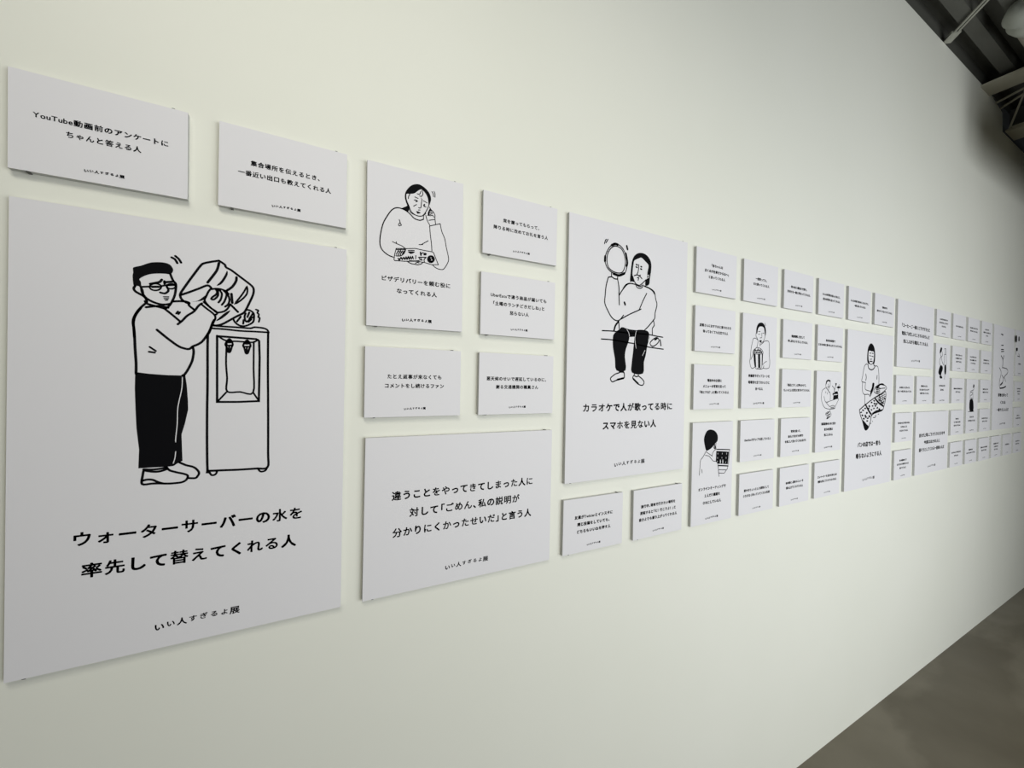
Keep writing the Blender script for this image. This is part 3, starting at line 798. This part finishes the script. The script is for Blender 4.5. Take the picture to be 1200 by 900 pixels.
panel(7, 2, 's', ['店員さんにおすすめと言われたら', '待ってなくても注文する人'], 'small two-line white panel between the tambourine poster and the popcorn drawing')
panel(7, 3, 's', ['電話中の友達に', 'メニューの写真を送って', '「何にする？」と聞いてくれる人'], 'small three-line white panel directly above the drawing of a person at a laptop')
panel(7, 4, 't', ['オンラインミーティングで', '１人だけ画面を', 'ＯＮにしている人'], 'tall white panel drawn with a dark-haired person seen from behind at a laptop')
panel(8, 1, 's', ['一度断っても、', 'また誘ってくれる人'], 'small white panel directly above the popcorn drawing')
panel(8, 2, 't', ['映画館でポップコーンを', '咀嚼音を立てないように', '食べる人'], 'tall white panel drawn with a person eating from a striped popcorn bucket')
panel(8, 4, 's', ['UberEatsでチップを渡している人'], 'small white panel with a single text line directly below the popcorn drawing')
panel(8, 5, 's', ['誰かのちょっとした遅刻にして', 'さりげなく待っていてくれる先輩'], 'small bottom-row white panel right of the lower half of the laptop drawing')
panel(9, 1, 's', ['飲み会に最後まで残り、', '片付けを一緒に手伝ってくれる人'], 'small top-row white panel, second to the right of the tambourine poster after the three-line one')
panel(9, 2, 's', ['閉店間際、注文して', '申し訳なさそうにしている人'], 'small second-row white panel right of the popcorn-eating person')
panel(9, 3, 's', ['「最近どう？」と声をかけて、', 'ちょっとした変化に気づいてくれる人'], 'small third-row white panel between the popcorn bucket panel and the potted-plant drawing')
panel(9, 4, 's', ['写真を撮って、', '自分より友だちの写り', 'を気にして送ってくれる友だち'], 'small fourth-row white panel with three lines, left of the lower half of the potted-plant panel')
panel(9, 5, 's', ['会の前に、店のメニューを', '読み上げてくれている人'], 'small bottom-row white panel two columns left of the bread poster')
panel(10, 1, 's', ['みんなの写真を撮ったあとに、', '自分の写真も送ってくれる人'], 'small top-row white panel two above the potted-plant drawing')
panel(10, 2, 's', ['雨の日の駅前で', 'となりの傘に誰かを入れてくれている人'], 'small second-row white panel directly above the potted-plant drawing')
panel(10, 3, 't', ['観葉植物のために窓を', '自分の日陰は', '気にしない人'], 'tall white panel drawn with a man carrying a potted plant on a tray')
panel(10, 5, 's', ['エレベーターで、後から来た人の', '階数も押してくれているその人'], 'small bottom-row white panel directly left of the bread poster, below the potted-plant drawing')
panel(11, 1, 's', ['みんなの前で自分のことのように、', '一緒に喜んでくれる人'], 'small white panel above the left half of the bread poster')
panel(12, 1, 's', ['電車の中で', '席をゆずって立っていてくれる人'], 'small white panel above the right half of the bread poster')
panel(11, 2, 'b', ['パンの店では一言も', '喋らないようにする人'], 'large white poster drawn with a bob-haired person holding patterned bread wraps')
panel(13, 1, 'w', [('「コーヒーご一緒にどうですか」と', 367), ('電話に「お忙しいところすみません」と', 360), ('気にしながら電話してくれる人', 319)], 'wide white board of three text lines at the top, right of the bread poster')
panel(13, 3, 's', ['忘れ物をしたと言ったら、', '笑って一緒に取りに戻ってくれる'], 'small white panel below the left half of the upper wide board, beside the bread poster')
panel(14, 3, 's', ['荷物が多いときに、', 'なにも言わずにさっとドア', 'を開けて待ってくれる人'], 'small white panel below the right half of the upper wide board')
panel(13, 4, 's', ['待ち合わせに早く着いたのに', 'いま来たところ', 'だと言ってくれる人'], 'small white panel at the left of the lower wide board, upper of the two there')
panel(13, 5, 's', ['長い会議のあとで', 'ひとりひとりの話をちゃんと', '聞いてくれる人'], 'small white panel at the lower left of the lower wide board, bottom row')
panel(14, 4, 'w', [('自分が上司にごちそうされた分を今', 367), ('今度はほかの人に', 230), ('回そうとしてくれる一番偉い人だ', 360)], 'wide white board of three text lines at the bottom, the farther wide board')
panel(15, 1, 's', ['みんなが食べ終わるまで', '待ちながらゆっくり食べて', 'くれるその人'], 'small white three-line panel directly right of the top of the upper wide board')
panel(15, 2, 't', ['となりの人と歩く', '速さの人'], 'tall white panel drawn with two standing figures in dark trousers')
panel(16, 1, 's', ['だれにでも道をゆずる人'], 'small white top-row panel with a single text line, beyond the upper wide board')
panel(17, 1, 's', ['遠くの席にいる人にもすぐに', '声をかけにいってくれる人'], 'small white two-line top-row panel, second to the left of the far large poster')
panel(18, 1, 's', ['小さなことでも', '最後までちゃんと聞いていて', 'くれる人'], 'small white top-row panel directly left of the far large poster')
panel(16, 2, 's', ['予定がよく変わっても', 'いやな顔ひとつせずに', '合わせてくれる人'], 'small white second-row panel directly right of the two standing figures')
panel(17, 2, 's', ['まったく知らない人にも', 'きちんと毎回あいさつを', 'してくれている人'], 'small white second-row panel directly above the single dark-trousered figure')
panel(18, 2, 's', ['旅行のお土産をそっと', 'みんなに配ってくれる人'], 'small white second-row panel directly left of the far large poster')
panel(16, 3, 's', ['毎朝かならず会社の花に水を', 'あげてくれる人'], 'small white third-row panel left of the single dark-trousered figure')
panel(17, 3, 't', ['見えなくなる', 'まで手を振ってくれる人'], 'tall white panel drawn with one dark-trousered figure raising an arm')
panel(18, 3, 's', ['写真を撮ったらすぐに', '全員に送ってくれる人'], 'small white third-row panel between the arm-raising figure and the far large poster')
panel(16, 4, 's', ['帰りぎわに', 'もう一度みんなにお礼', 'を言いにきてくれる人'], 'small white fourth-row panel between the lower wide board and the arm-raising figure')
panel(18, 4, 's', ['言い訳をせずにちゃんと', 'あやまってくれる人'], 'small white fourth-row panel right of the arm-raising figure')
panel(16, 5, 's', ['急いでいるときでも列に並んで', '待てる人たち'], 'small white bottom-row panel directly right of the lower wide board')
panel(17, 5, 's', ['列の後ろの人に', '先にどうぞとゆずってくれる人'], 'small white bottom-row panel directly below the arm-raising figure')
panel(18, 5, 's', ['雨の日にもとびきり笑顔で', '迎えにきてくれる人'], 'small white bottom-row panel just left of the two below the far large poster')
panel(19, 5, 's', ['道を間違えたときでも', 'これも楽しいねと', '言ってくれる人'], 'small white bottom-row panel below the left half of the far large poster')
panel(20, 5, 's', ['いまも手紙を書く人'], 'small white bottom-row panel below the right half of the far large poster, one line')
panel(21, 5, 's', ['なんでもおいしいね', 'と言ってくれる人'], 'small white panel at the far end of the bottom row')
panel(19, 1, 'b', [('荷物を持って', 230), ('くれる', 130), ('一番やさしい人だ', 270)], 'large white poster near the far end, drawn with a thin figure and bag')
panel(21, 1, 't', ['二人で話す人'], 'tall white panel with dark figures at the far end, right of the far large poster')
panel(21, 3, 's', ['誰よりもいちばん', '先にありがとう', 'と言える人'], 'small white three-line panel at the far end below the tall panel')
panel(21, 4, 's', ['名前をすぐに', 'ちゃんと覚えてくれる人'], 'small white two-line panel in the far end column, fourth row')
bpy.data.objects.remove(_to)
